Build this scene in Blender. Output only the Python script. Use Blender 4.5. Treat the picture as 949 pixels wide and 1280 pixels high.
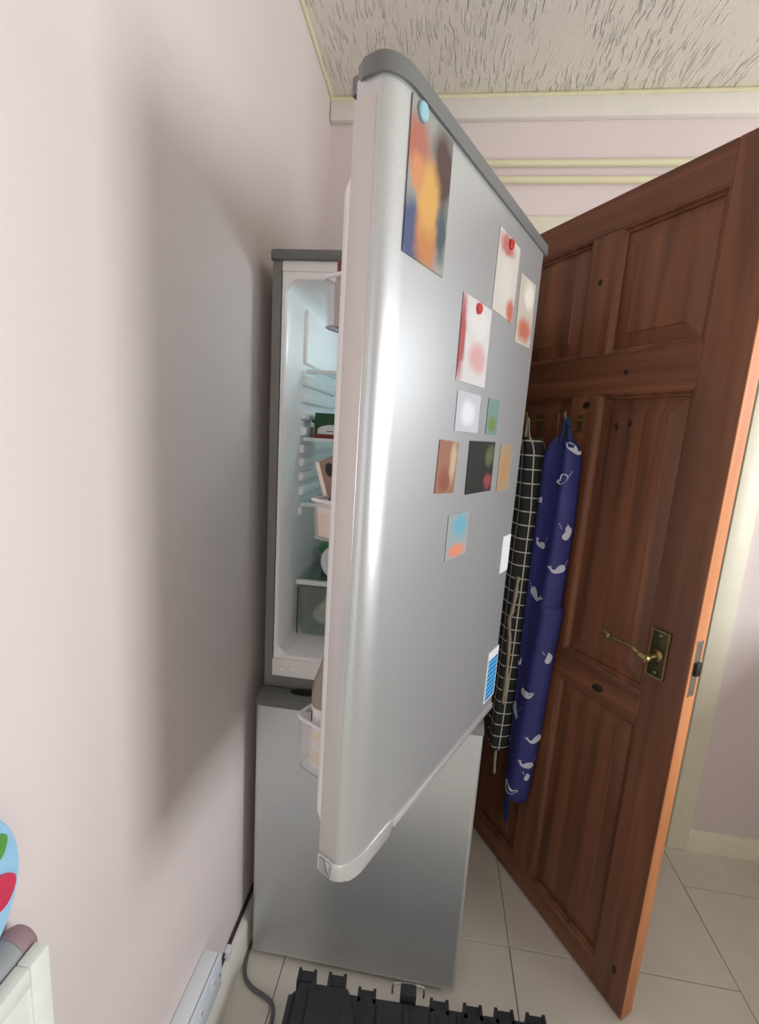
import bpy, bmesh, math, random
from mathutils import Vector, Matrix
random.seed(7)
for o in list(bpy.data.objects): bpy.data.objects.remove(o, do_unlink=True)
SC = bpy.context.scene
COL = SC.collection
PI = math.pi

# ------------------------------------------------------------------ camera
F_PX, YAW, PITCH, ROLL, CAM_H = 563.7, -6.82, 9.92, 3.69, 1.395
def cam_rows(y, p, r):
    y, p, r = (math.radians(a) for a in (y, p, r))
    B = Matrix(((1,0,0),(0,0,-1),(0,1,0)))
    Ry = Matrix(((math.cos(y),-math.sin(y),0),(math.sin(y),math.cos(y),0),(0,0,1)))
    Rp = Matrix(((1,0,0),(0,math.cos(p),-math.sin(p)),(0,math.sin(p),math.cos(p))))
    Rr = Matrix(((math.cos(r),-math.sin(r),0),(math.sin(r),math.cos(r),0),(0,0,1)))
    return Rr @ Rp @ B @ Ry
M = cam_rows(YAW, PITCH, ROLL)
rx, dy, fz = (Vector(M[i]) for i in range(3))
cd = bpy.data.cameras.new('camera'); cam = bpy.data.objects.new('camera', cd); COL.objects.link(cam)
cd.sensor_fit = 'VERTICAL'; cd.sensor_height = 36.0; cd.lens = 36.0*F_PX/1280.0
cd.clip_start = 0.02; cd.clip_end = 60
R3 = Matrix((rx, -dy, -fz)).transposed()
cam.matrix_world = Matrix.Translation((0,0,CAM_H)) @ R3.to_4x4()
SC.camera = cam

# ------------------------------------------------------------------ room numbers
XL, XR, YB, YF, HC = -0.411, 1.90, 1.5345, -1.75, 2.388
WIN1 = (-0.17, 0.54, 0.93, 1.74)         # window in the right wall: y0 y1 z0 z1
WIN3 = (0.80, 1.36, 1.52, 1.98)         # small high window in the right wall, near the back corner
FILL_WIN = (-0.30, 0.80, 0.12, 2.05)          # opening added behind the viewer for fill light: x0 x1 z0 z1

# ------------------------------------------------------------------ light
w = bpy.data.worlds.new('World'); SC.world = w; w.use_nodes = True
bg = w.node_tree.nodes['Background']; bg.inputs[0].default_value = (0.80, 0.88, 1.0, 1); bg.inputs[1].default_value = 0.5
def area(name, loc, rot, sx, sy, power, col):
    l = bpy.data.lights.new(name, 'AREA'); l.shape = 'RECTANGLE'; l.size = sx; l.size_y = sy
    l.energy = power; l.color = col
    o = bpy.data.objects.new(name, l); COL.objects.link(o); o.location = loc; o.rotation_euler = rot
    return o
# daylight through the two right-hand windows (sky outside the glass); rear lamp is added fill
area('daylight_right', (XR-0.002, (WIN1[0]+WIN1[1])/2, (WIN1[2]+WIN1[3])/2), (0, PI/2, 0), WIN1[3]-WIN1[2], WIN1[1]-WIN1[0], 29, (0.92, 0.965, 1.0))
area('daylight_right_small', (XR-0.002, (WIN3[0]+WIN3[1])/2, (WIN3[2]+WIN3[3])/2), (0, PI/2, 0), WIN3[3]-WIN3[2], WIN3[1]-WIN3[0], 4.5, (0.92, 0.965, 1.0))
area('fill_rear', ((FILL_WIN[0]+FILL_WIN[1])/2, YF+0.002, (FILL_WIN[2]+FILL_WIN[3])/2), (PI/2, 0, 0), FILL_WIN[1]-FILL_WIN[0], FILL_WIN[3]-FILL_WIN[2], 7.5, (1.0, 0.95, 0.90))  # unseen fill lamp, added to brighten the lower part of the room
VS = SC.view_settings
VS.view_transform = 'Standard'; VS.look = 'None'; VS.gamma = 1.0; VS.use_curve_mapping = False
VS.exposure = 0.0

# ------------------------------------------------------------------ materials
def srgb(r, g, b):
    f = lambda c: (c/255/12.92) if c/255 <= 0.04045 else ((c/255+0.055)/1.055)**2.4
    return (f(r), f(g), f(b), 1)
MATS = {}
def nodes(name):
    m = bpy.data.materials.new(name); m.use_nodes = True; nt = m.node_tree
    return m, nt, nt.nodes['Principled BSDF']
def pmat(name, col, rough=0.5, metal=0.0, noise=0.04, nscale=30.0, bump=0.0, bscale=200.0, spec=0.5, trans=0.0, alpha=1.0, coat=0.0):
    if name in MATS: return MATS[name]
    m, nt, b = nodes(name)
    b.inputs['Roughness'].default_value = rough; b.inputs['Metallic'].default_value = metal
    b.inputs['Specular IOR Level'].default_value = spec
    b.inputs['Transmission Weight'].default_value = trans; b.inputs['Alpha'].default_value = alpha
    b.inputs['Coat Weight'].default_value = coat
    tc = nt.nodes.new('ShaderNodeTexCoord'); n = nt.nodes.new('ShaderNodeTexNoise')
    n.inputs['Scale'].default_value = nscale; n.inputs['Detail'].default_value = 4
    nt.links.new(tc.outputs['Object'], n.inputs['Vector'])
    r = nt.nodes.new('ShaderNodeValToRGB')
    r.color_ramp.elements[0].position = 0.3; r.color_ramp.elements[1].position = 0.7
    r.color_ramp.elements[0].color = tuple(c*(1-noise) for c in col[:3])+(1,)
    r.color_ramp.elements[1].color = tuple(min(1, c*(1+noise)) for c in col[:3])+(1,)
    nt.links.new(n.outputs['Fac'], r.inputs['Fac']); nt.links.new(r.outputs['Color'], b.inputs['Base Color'])
    if bump:
        n2 = nt.nodes.new('ShaderNodeTexNoise'); n2.inputs['Scale'].default_value = bscale; n2.inputs['Detail'].default_value = 3
        nt.links.new(tc.outputs['Object'], n2.inputs['Vector'])
        bp = nt.nodes.new('ShaderNodeBump'); bp.inputs['Strength'].default_value = bump; bp.inputs['Distance'].default_value = 0.004
        nt.links.new(n2.outputs['Fac'], bp.inputs['Height']); nt.links.new(bp.outputs['Normal'], b.inputs['Normal'])
    MATS[name] = m; return m
def clear_mat(name, col, gloss=0.12, rough=0.05, tint=0.9):
    """thin clear sheet (glass, clear plastic): transparent with a glossy film"""
    if name in MATS: return MATS[name]
    m, nt, b = nodes(name); nt.nodes.remove(b)
    out = nt.nodes['Material Output']
    t = nt.nodes.new('ShaderNodeBsdfTransparent'); t.inputs[0].default_value = tuple(c*tint for c in col[:3])+(1,)
    g = nt.nodes.new('ShaderNodeBsdfGlossy'); g.inputs['Roughness'].default_value = rough; g.inputs['Color'].default_value = (1,1,1,1)
    d = nt.nodes.new('ShaderNodeBsdfDiffuse'); d.inputs[0].default_value = col
    lw = nt.nodes.new('ShaderNodeLayerWeight'); lw.inputs[0].default_value = 0.35
    fr = nt.nodes.new('ShaderNodeMapRange'); fr.inputs[1].default_value = 0.0; fr.inputs[2].default_value = 1.0; fr.inputs[3].default_value = 0.03; fr.inputs[4].default_value = 0.35
    nt.links.new(lw.outputs['Facing'], fr.inputs[0])
    mx0 = nt.nodes.new('ShaderNodeMixShader'); mx0.inputs[0].default_value = gloss
    nt.links.new(t.outputs[0], mx0.inputs[1]); nt.links.new(d.outputs[0], mx0.inputs[2])
    mx = nt.nodes.new('ShaderNodeMixShader')
    nt.links.new(fr.outputs[0], mx.inputs[0]); nt.links.new(mx0.outputs[0], mx.inputs[1]); nt.links.new(g.outputs[0], mx.inputs[2])
    nt.links.new(mx.outputs[0], out.inputs[0]); MATS[name] = m; return m
def wood_mat(name, axis, dark, light, rough=0.42, scale=1.0):
    """varnished pine: long streaks along one axis, a few knots"""
    m, nt, b = nodes(name); b.inputs['Roughness'].default_value = rough
    tc = nt.nodes.new('ShaderNodeTexCoord'); mp = nt.nodes.new('ShaderNodeMapping')
    s = [26*scale]*3; s[axis] = 1.5*scale; mp.inputs['Scale'].default_value = s
    oi = nt.nodes.new('ShaderNodeObjectInfo')
    add = nt.nodes.new('ShaderNodeVectorMath'); add.operation = 'ADD'
    mul = nt.nodes.new('ShaderNodeMath'); mul.operation = 'MULTIPLY'; mul.inputs[1].default_value = 7.0
    nt.links.new(oi.outputs['Random'], mul.inputs[0])
    nt.links.new(tc.outputs['Object'], add.inputs[0]); nt.links.new(mul.outputs[0], add.inputs[1])
    nt.links.new(add.outputs[0], mp.inputs[0])
    n = nt.nodes.new('ShaderNodeTexNoise'); n.inputs['Scale'].default_value = 1.0; n.inputs['Detail'].default_value = 6; n.inputs['Distortion'].default_value = 0.6
    nt.links.new(mp.outputs[0], n.inputs['Vector'])
    rp = nt.nodes.new('ShaderNodeValToRGB'); rp.color_ramp.elements[0].position = 0.28; rp.color_ramp.elements[1].position = 0.74
    rp.color_ramp.elements[0].color = dark; rp.color_ramp.elements[1].color = light
    nt.links.new(n.outputs['Fac'], rp.inputs['Fac'])
    # knots
    mp2 = nt.nodes.new('ShaderNodeMapping'); s2 = [6.0]*3; s2[axis] = 3.4; mp2.inputs['Scale'].default_value = s2
    nt.links.new(add.outputs[0], mp2.inputs[0])
    v = nt.nodes.new('ShaderNodeTexVoronoi'); v.inputs['Scale'].default_value = 1.0
    nt.links.new(mp2.outputs[0], v.inputs['Vector'])
    kr = nt.nodes.new('ShaderNodeValToRGB'); kr.color_ramp.elements[0].position = 0.035; kr.color_ramp.elements[1].position = 0.085
    kr.color_ramp.elements[0].color = (0.16,0.13,0.12,1); kr.color_ramp.elements[1].color = (1,1,1,1)
    nt.links.new(v.outputs['Distance'], kr.inputs['Fac'])
    mx = nt.nodes.new('ShaderNodeMix'); mx.data_type = 'RGBA'; mx.blend_type = 'MULTIPLY'; mx.inputs['Factor'].default_value = 1
    nt.links.new(rp.outputs['Color'], mx.inputs['A']); nt.links.new(kr.outputs['Color'], mx.inputs['B'])
    nt.links.new(mx.outputs['Result'], b.inputs['Base Color'])
    bp = nt.nodes.new('ShaderNodeBump'); bp.inputs['Strength'].default_value = 0.12; bp.inputs['Distance'].default_value = 0.002
    nt.links.new(n.outputs['Fac'], bp.inputs['Height']); nt.links.new(bp.outputs['Normal'], b.inputs['Normal'])
    return m
def artex_mat():
    """ceiling plaster with combed bark-like ridges"""
    m, nt, b = nodes('artex'); b.inputs['Roughness'].default_value = 0.75
    tc = nt.nodes.new('ShaderNodeTexCoord')
    wn = nt.nodes.new('ShaderNodeTexNoise'); wn.inputs['Scale'].default_value = 5.0; wn.inputs['Detail'].default_value = 2
    nt.links.new(tc.outputs['Object'], wn.inputs['Vector'])
    sub = nt.nodes.new('ShaderNodeVectorMath'); sub.operation = 'MULTIPLY_ADD'
    sub.inputs[1].default_value = (0.035, 0.03, 0); nt.links.new(wn.outputs['Color'], sub.inputs[0]); nt.links.new(tc.outputs['Object'], sub.inputs[2])
    mp = nt.nodes.new('ShaderNodeMapping'); mp.inputs['Scale'].default_value = (150, 19, 1); mp.inputs['Rotation'].default_value = (0,0,0.05)
    nt.links.new(sub.outputs[0], mp.inputs[0])
    n = nt.nodes.new('ShaderNodeTexNoise'); n.inputs['Scale'].default_value = 1.0; n.inputs['Detail'].default_value = 2.5; n.inputs['Roughness'].default_value = 0.5
    nt.links.new(mp.outputs[0], n.inputs['Vector'])
    rr = nt.nodes.new('ShaderNodeValToRGB'); rr.color_ramp.elements[0].position = 0.54; rr.color_ramp.elements[1].position = 0.70
    nt.links.new(n.outputs['Fac'], rr.inputs['Fac'])
    big = nt.nodes.new('ShaderNodeTexNoise'); big.inputs['Scale'].default_value = 9; big.inputs['Detail'].default_value = 1
    nt.links.new(tc.outputs['Object'], big.inputs['Vector'])
    r2 = nt.nodes.new('ShaderNodeValToRGB'); r2.color_ramp.elements[0].position = 0.36; r2.color_ramp.elements[1].position = 0.56
    nt.links.new(big.outputs['Fac'], r2.inputs['Fac'])
    mu = nt.nodes.new('ShaderNodeMath'); mu.operation = 'MULTIPLY'
    nt.links.new(rr.outputs['Color'], mu.inputs[0]); nt.links.new(r2.outputs['Color'], mu.inputs[1])
    fine = nt.nodes.new('ShaderNodeTexNoise'); fine.inputs['Scale'].default_value = 150; fine.inputs['Detail'].default_value = 3
    nt.links.new(tc.outputs['Object'], fine.inputs['Vector'])
    ad = nt.nodes.new('ShaderNodeMath'); ad.operation = 'MULTIPLY_ADD'; ad.inputs[1].default_value = 0.22
    nt.links.new(fine.outputs['Fac'], ad.inputs[0]); nt.links.new(mu.outputs[0], ad.inputs[2])
    bp = nt.nodes.new('ShaderNodeBump'); bp.inputs['Strength'].default_value = 1.0; bp.inputs['Distance'].default_value = 0.005
    nt.links.new(ad.outputs[0], bp.inputs['Height']); nt.links.new(bp.outputs['Normal'], b.inputs['Normal'])
    b.inputs['Base Color'].default_value = srgb(236, 230, 218)
    return m
def steel_mat(name, col, rough=0.36, metal=0.75):
    m, nt, b = nodes(name)
    tc = nt.nodes.new('ShaderNodeTexCoord')
    n = nt.nodes.new('ShaderNodeTexNoise'); n.inputs['Scale'].default_value = 900; n.inputs['Detail'].default_value = 2
    nt.links.new(tc.outputs['Object'], n.inputs['Vector'])
    r = nt.nodes.new('ShaderNodeValToRGB'); r.color_ramp.elements[0].position = 0.3; r.color_ramp.elements[1].position = 0.7
    r.color_ramp.elements[0].color = tuple(c*0.9 for c in col[:3])+(1,); r.color_ramp.elements[1].color = tuple(min(1,c*1.1) for c in col[:3])+(1,)
    nt.links.new(n.outputs['Fac'], r.inputs['Fac']); nt.links.new(r.outputs['Color'], b.inputs['Base Color'])
    b.inputs['Metallic'].default_value = metal; b.inputs['Roughness'].default_value = rough
    return m
def patch_mat(name, base, patches, rough=0.45):
    """flat print: soft colour patches (x, z, radius, colour) in the object's own metres"""
    m, nt, b = nodes(name); b.inputs['Roughness'].default_value = rough
    tc = nt.nodes.new('ShaderNodeTexCoord')
    nz = nt.nodes.new('ShaderNodeTexNoise'); nz.inputs['Scale'].default_value = 40; nz.inputs['Detail'].default_value = 3
    nt.links.new(tc.outputs['Object'], nz.inputs['Vector'])
    wv = nt.nodes.new('ShaderNodeVectorMath'); wv.operation = 'MULTIPLY_ADD'; wv.inputs[1].default_value = (0.02,0.0,0.02)
    nt.links.new(nz.outputs['Color'], wv.inputs[0]); nt.links.new(tc.outputs['Object'], wv.inputs[2])
    cur = nt.nodes.new('ShaderNodeRGB'); cur.outputs[0].default_value = base; out = cur.outputs[0]
    for (px, pz, sx, sz, c) in patches:
        mp = nt.nodes.new('ShaderNodeMapping'); mp.vector_type = 'POINT'
        mp.inputs['Location'].default_value = (-(px+0.01)/sx, 0, -(pz+0.01)/sz); mp.inputs['Scale'].default_value = (1/sx, 0, 1/sz)
        nt.links.new(wv.outputs[0], mp.inputs[0])
        ln = nt.nodes.new('ShaderNodeVectorMath'); ln.operation = 'LENGTH'; nt.links.new(mp.outputs[0], ln.inputs[0])
        rp = nt.nodes.new('ShaderNodeMapRange'); rp.inputs[1].default_value = 0.55; rp.inputs[2].default_value = 1.15; rp.inputs[3].default_value = 1; rp.inputs[4].default_value = 0
        nt.links.new(ln.outputs['Value'], rp.inputs[0])
        mx = nt.nodes.new('ShaderNodeMix'); mx.data_type = 'RGBA'; mx.inputs['B'].default_value = c
        nt.links.new(rp.outputs[0], mx.inputs['Factor']); nt.links.new(out, mx.inputs['A']); out = mx.outputs['Result']
    nt.links.new(out, b.inputs['Base Color'])
    return m

m_wall = pmat('pink_wall_paint', srgb(230, 217, 215), 0.7, noise=0.012, nscale=4, bump=0.10, bscale=260, spec=0.25)
m_ceil = artex_mat()
m_cream = pmat('cream_gloss', srgb(232, 226, 190), 0.35, noise=0.02, bump=0.08, bscale=60)
m_archi = pmat('cream_architrave', srgb(240, 236, 214), 0.4, noise=0.02, bump=0.08, bscale=60)
m_whitegloss = pmat('white_gloss', srgb(236, 232, 222), 0.35, noise=0.02)
m_tile = pmat('floor_tile', srgb(230, 223, 212), 0.38, noise=0.05, nscale=7, bump=0.03, bscale=90)
m_grout = pmat('grout', srgb(120, 112, 102), 0.9)
m_silver = steel_mat('silver_door', (0.59, 0.615, 0.63, 1), 0.37, 0.68)
m_silver2 = steel_mat('silver_door_edge', (0.64, 0.61, 0.60, 1), 0.36, 0.55)
m_trimsil = steel_mat('silver_trim', (0.66, 0.67, 0.68, 1), 0.30, 0.55)
m_cabgrey = pmat('cabinet_grey', srgb(128, 127, 124), 0.45, noise=0.03, nscale=200)
m_capgrey = pmat('cap_grey', srgb(112, 113, 112), 0.4, noise=0.03)
m_liner = pmat('liner_white', srgb(246, 242, 242), 0.32, noise=0.01)
m_gasket = pmat('gasket', srgb(90, 84, 84), 0.6)
m_glass = clear_mat('shelf_glass', (0.86, 0.94, 0.93, 1), 0.05, 0.04, 0.97)
m_gedge = pmat('shelf_trim', srgb(226, 230, 228), 0.25)
m_clear = clear_mat('clear_plastic', (0.94, 0.94, 0.95, 1), 0.13, 0.08, 1.04)
m_crisp = clear_mat('crisper_plastic', (0.84, 0.90, 0.88, 1), 0.08, 0.08, 1.06)
m_brass = pmat('aged_brass', srgb(150, 132, 86), 0.36, 0.9, noise=0.25, nscale=120)
m_steel = pmat('latch_steel', srgb(170, 165, 158), 0.35, 0.9, noise=0.15, nscale=200)
m_black = pmat('latch_black', srgb(20, 19, 18), 0.5)
m_blackpl = pmat('black_plastic', srgb(38, 40, 44), 0.5, noise=0.12, nscale=25, bump=0.08, bscale=300)
m_greycab = pmat('grey_cable', srgb(104, 104, 106), 0.5)
m_darkcab = pmat('dark_cable', srgb(58, 44, 44), 0.5)
m_wplas = pmat('white_plastic', srgb(232, 236, 240), 0.35, noise=0.01)
m_navy = pmat('navy_cotton', srgb(58, 62, 134), 0.5, noise=0.10, nscale=14, bump=0.25, bscale=700)
m_whale = pmat('whale_print', srgb(222, 226, 242), 0.8, noise=0.05, nscale=300)
m_navystrap = pmat('navy_strap', srgb(40, 60, 110), 0.85)
m_beige = pmat('beige_tape', srgb(214, 198, 176), 0.9, noise=0.1, nscale=200, bump=0.3, bscale=900)
WD, WL = srgb(90, 54, 38), srgb(142, 90, 62)
m_woodv = wood_mat('pine_vertical', 2, WD, WL)
m_woodh = wood_mat('pine_horizontal', 0, WD, WL)
m_woode = wood_mat('pine_edge', 2, srgb(186, 112, 66), srgb(226, 156, 104), 0.5)

def chk_mat():
    m, nt, b = nodes('windowpane_check'); b.inputs['Roughness'].default_value = 0.9
    uv = nt.nodes.new('ShaderNodeUVMap'); sp = nt.nodes.new('ShaderNodeSeparateXYZ'); nt.links.new(uv.outputs[0], sp.inputs[0])
    fac = []
    for ax in ('X', 'Y'):
        p = nt.nodes.new('ShaderNodeMath'); p.operation = 'PINGPONG'; p.inputs[1].default_value = 0.0200
        nt.links.new(sp.outputs[ax], p.inputs[0])
        l = nt.nodes.new('ShaderNodeMath'); l.operation = 'LESS_THAN'; l.inputs[1].default_value = 0.0017
        nt.links.new(p.outputs[0], l.inputs[0]); fac.append(l)
    mxm = nt.nodes.new('ShaderNodeMath'); mxm.operation = 'MAXIMUM'
    nt.links.new(fac[0].outputs[0], mxm.inputs[0]); nt.links.new(fac[1].outputs[0], mxm.inputs[1])
    mx = nt.nodes.new('ShaderNodeMix'); mx.data_type = 'RGBA'
    mx.inputs['A'].default_value = srgb(58, 60, 58); mx.inputs['B'].default_value = srgb(238, 234, 222)
    nt.links.new(mxm.outputs[0], mx.inputs['Factor']); nt.links.new(mx.outputs['Result'], b.inputs['Base Color'])
    return m
m_check = chk_mat()

# ------------------------------------------------------------------ mesh helpers
def new_obj(name, me, mat=None, parent=None):
    o = bpy.data.objects.new(name, me); COL.objects.link(o)
    if mat and not me.materials: me.materials.append(mat)
    if parent: o.parent = parent
    return o
def finish(bm, name, mat, parent=None, smooth=False):
    bmesh.ops.recalc_face_normals(bm, faces=bm.faces)
    me = bpy.data.meshes.new(name); bm.to_mesh(me); bm.free()
    if smooth:
        me.polygons.foreach_set('use_smooth', [True]*len(me.polygons))
        try: me.set_sharp_from_angle(angle=math.radians(40))
        except Exception: pass
    return new_obj(name, me, mat, parent)
def add_box(bm, x0, x1, y0, y1, z0, z1, mtx=None):
    v = [bm.verts.new(p) for p in ((x0,y0,z0),(x1,y0,z0),(x1,y1,z0),(x0,y1,z0),(x0,y0,z1),(x1,y0,z1),(x1,y1,z1),(x0,y1,z1))]
    if mtx is not None:
        for a in v: a.co = mtx @ a.co
    for f in ((0,3,2,1),(4,5,6,7),(0,1,5,4),(1,2,6,5),(2,3,7,6),(3,0,4,7)): bm.faces.new([v[i] for i in f])
    return v
def box(name, x0, x1, y0, y1, z0, z1, mat, parent=None, bevel=0.0, seg=2, mtx=None):
    bm = bmesh.new(); add_box(bm, x0, x1, y0, y1, z0, z1, mtx)
    if bevel: bmesh.ops.bevel(bm, geom=bm.edges[:], offset=bevel, segments=seg, profile=0.5, affect='EDGES')
    return finish(bm, name, mat, parent, bool(bevel))
def boxes(name, lst, mat, parent=None, bevel=0.0):
    bm = bmesh.new()
    for b in lst: add_box(bm, *b)
    if bevel: bmesh.ops.bevel(bm, geom=bm.edges[:], offset=bevel, segments=2, profile=0.5, affect='EDGES')
    return finish(bm, name, mat, parent, bool(bevel))
def loft(name, loops, mat, parent=None, cap0=True, cap1=True, closed=True, smooth=True, mtx=None):
    bm = bmesh.new(); rows = []
    for lp in loops:
        rows.append([bm.verts.new((mtx @ Vector(p)) if mtx is not None else p) for p in lp])
    n = len(rows[0])
    for a, b in zip(rows, rows[1:]):
        for i in range(n if closed else n-1):
            j = (i+1) % n
            try: bm.faces.new((a[i], a[j], b[j], b[i]))
            except ValueError: pass
    if cap0: bm.faces.new(rows[0][::-1])
    if cap1: bm.faces.new(rows[-1])
    return finish(bm, name, mat, parent, smooth)
def rrect(a0, a1, b0, b1, r, n=6):
    """rounded rectangle in a 2D plane, counter-clockwise"""
    pts = []
    for (ca, cb, st) in ((a1-r, b1-r, 0), (a0+r, b1-r, 90), (a0+r, b0+r, 180), (a1-r, b0+r, 270)):
        for i in range(n+1):
            t = math.radians(st+90*i/n); pts.append((ca+r*math.cos(t), cb+r*math.sin(t)))
    return pts
def smooth_path(pts, sub=6):
    out = []; P = [Vector(p) for p in pts]; P = [P[0]]+P+[P[-1]]
    for i in range(1, len(P)-2):
        for k in range(sub):
            t = k/sub; a, b, c, d = P[i-1], P[i], P[i+1], P[i+2]
            out.append(0.5*((2*b)+(c-a)*t+(2*a-5*b+4*c-d)*t*t+(3*b-a-3*c+d)*t**3))
    out.append(P[-2]); return out
def tube(name, pts, r, mat, parent=None, n=10, sub=6, rads=None):
    path = smooth_path(pts, sub) if sub > 1 else [Vector(p) for p in pts]
    loops = []; up = Vector((0.13, 0.21, 1)).normalized()
    for i, p in enumerate(path):
        d = (path[min(i+1, len(path)-1)]-path[max(i-1, 0)]).normalized()
        a = d.cross(up)
        if a.length < 0.05: a = d.cross(Vector((1,0,0)))
        a.normalize(); b = d.cross(a).normalized()
        rr = r if rads is None else rads[min(len(rads)-1, int(round(i/(len(path)-1)*(len(rads)-1))))]
        loops.append([p+a*rr*math.cos(2*PI*k/n)+b*rr*math.sin(2*PI*k/n) for k in range(n)])
    return loft(name, loops, mat, parent)
def lathe(name, prof, mat, parent=None, n=24, mtx=None, cap=True):
    loops = [[(r*math.cos(2*PI*k/n), r*math.sin(2*PI*k/n), z) for k in range(n)] for r, z in prof]
    return loft(name, loops, mat, parent, cap, cap, mtx=mtx)
def prism(name, poly, h0, h1, mat, parent=None, plane='xy', bevel=0.0, mtx=None, smooth=True):
    def P(a, b, h): return {'xy': (a,b,h), 'xz': (a,h,b), 'yz': (h,a,b)}[plane]
    bm = bmesh.new()
    A = [bm.verts.new(P(a,b,h0)) for a,b in poly]; B = [bm.verts.new(P(a,b,h1)) for a,b in poly]
    n = len(poly)
    for i in range(n): bm.faces.new((A[i], A[(i+1)%n], B[(i+1)%n], B[i]))
    e0 = bm.faces.new(A[::-1]); e1 = bm.faces.new(B)
    if bevel:
        bmesh.ops.bevel(bm, geom=list(set(e0.edges[:]+e1.edges[:])), offset=bevel, segments=2, profile=0.5, affect='EDGES')
    if mtx is not None: bmesh.ops.transform(bm, matrix=mtx, verts=bm.verts)
    return finish(bm, name, mat, parent, smooth)
def empty(name, loc=(0,0,0), rz=0):
    o = bpy.data.objects.new(name, None); COL.objects.link(o); o.location = loc; o.rotation_euler = (0,0,rz); o.empty_display_size = 0.05
    return o
def tag(o, label, cat, kind=None, group=None):
    o['label'] = label; o['category'] = cat
    if kind: o['kind'] = kind
    if group: o['group'] = group
    return o

# ================================================================== THE ROOM
tag(boxes('wall_left', [(XL-0.1, XL, YF-0.1, YB+0.12, 0, HC)], m_wall), 'plain pale pink painted wall beside the fridge', 'wall', 'structure')
DX0, DX1, DTOP = 0.165, 0.925, 2.000     # doorway in the back wall
tag(boxes('wall_back', [(XL, DX0, YB, YB+0.12, 0, HC), (DX1, XR, YB, YB+0.12, 0, HC), (DX0, DX1, YB, YB+0.12, DTOP, HC)], m_wall),
    'pale pink back wall behind the fridge and wooden door', 'wall', 'structure')
tag(boxes('wall_right', [(XR, XR+0.12, YF, WIN1[0], 0, HC), (XR, XR+0.12, WIN1[1], WIN3[0], 0, HC), (XR, XR+0.12, WIN3[1], YB+0.12, 0, HC), (XR, XR+0.12, WIN3[0], WIN3[1], 0, WIN3[2]), (XR, XR+0.12, WIN3[0], WIN3[1], WIN3[3], HC), (XR, XR+0.12, WIN1[0], WIN1[1], 0, WIN1[2]), (XR, XR+0.12, WIN1[0], WIN1[1], WIN1[3], HC)], m_wall),
    'pink wall with the window over the worktop', 'wall', 'structure')
tag(boxes('wall_front', [(XL, FILL_WIN[0], YF-0.12, YF, 0, HC), (FILL_WIN[1], XR+0.12, YF-0.12, YF, 0, HC), (FILL_WIN[0], FILL_WIN[1], YF-0.12, YF, 0, FILL_WIN[2]), (FILL_WIN[0], FILL_WIN[1], YF-0.12, YF, FILL_WIN[3], HC)], m_wall),
    'pink wall behind the viewer with an opening added for fill light', 'wall', 'structure')
tag(box('ceiling', XL-0.1, XR+0.12, YF-0.12, YB+0.12, HC, HC+0.08, m_ceil), 'off-white ceiling with combed bark-textured plaster', 'ceiling', 'structure')
# hall beyond the doorway
tag(boxes('wall_hall', [(-0.2, 1.6, 2.75, 2.85, 0, HC), (-0.3, -0.2, YB+0.12, 2.85, 0, HC), (1.6, 1.7, YB+0.12, 2.85, 0, HC)], m_wall), 'pale wall of the hall beyond the wooden door', 'wall', 'structure')
tag(box('ceiling_hall', -0.3, 1.7, YB+0.12, 2.85, HC, HC+0.08, m_whitegloss), 'plain hall ceiling beyond the wooden door', 'ceiling', 'structure')
# floor with separate tiles
fl = box('floor', XL-0.1, XR+0.12, YF-0.12, 2.85, -0.06, -0.004, m_grout)
tag(fl, 'pale beige square floor tiles with thin dark joints', 'floor', 'structure')
tile_me = {}
def tile(x0, x1, y0, y1):
    key = (round(x1-x0, 3), round(y1-y0, 3)); g = 0.0010
    if key not in tile_me:
        t = box('tile', g, key[0]-g, g, key[1]-g, -0.012, 0.0, m_tile, fl, 0.0008, 1); tile_me[key] = t.data
    else: t = new_obj('tile', tile_me[key], None, fl)
    t.location = (x0, y0, 0)
xs = [XL, -0.291, 0.315, 0.915, 1.515, XR]
for ci, (a, b) in enumerate(zip(xs, xs[1:])):
    off = 1.086 if ci < 3 else 1.374
    ys = [off+0.6*k for k in range(-7, 4)]
    ys = [YF]+[q for q in ys if YF+0.02 < q < 2.73]+[2.75]
    for c, d in zip(ys, ys[1:]): tile(a, b, c, d)

# windows in the right wall, and the added fill opening behind the viewer
def window(name, along, pos, a0, a1, z0, z1, label):
    e = tag(empty(name, (0,0,0)), label, 'window', 'structure')
    def bx(nm, p0, p1, q0, q1, r0, r1, mat, bev=0.003):
        if along == 'y': return box(nm, q0, q1, p0, p1, r0, r1, mat, e, bev)
        return box(nm, p0, p1, q0, q1, r0, r1, mat, e, bev)
    q0, q1 = (pos+0.05, pos+0.10) if along == 'y' else (pos-0.10, pos-0.05)
    t = 0.045
    bx('frame_rail', a0, a1, q0, q1, z0, z0+t, m_wplas); bx('frame_rail', a0, a1, q0, q1, z1-t, z1, m_wplas)
    bx('frame_stile', a0, a0+t, q0, q1, z0+t, z1-t, m_wplas); bx('frame_stile', a1-t, a1, q0, q1, z0+t, z1-t, m_wplas)
    mid = (a0+a1)/2
    bx('mullion', mid-0.02, mid+0.02, q0, q1, z0+t, z1-t, m_wplas)
    qm = (q0+q1)/2
    for (p0, p1) in ((a0+t, mid-0.02), (mid+0.02, a1-t)):
        bx('pane', p0, p1, qm-0.003, qm+0.003, z0+t, z1-t, m_glass, 0)
    s0, s1 = (pos-0.03, pos+0.05) if along == 'y' else (pos-0.05, pos+0.03)
    bx('sill', a0-0.03, a1+0.03, s0, s1, z0-0.022, z0+0.002, m_wplas)
    return e
window('window_1', 'y', XR, *WIN1, 'white framed window above the worktop to the right')
window('window_3', 'y', XR, *WIN3, 'small high white framed window near the back corner')
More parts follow.
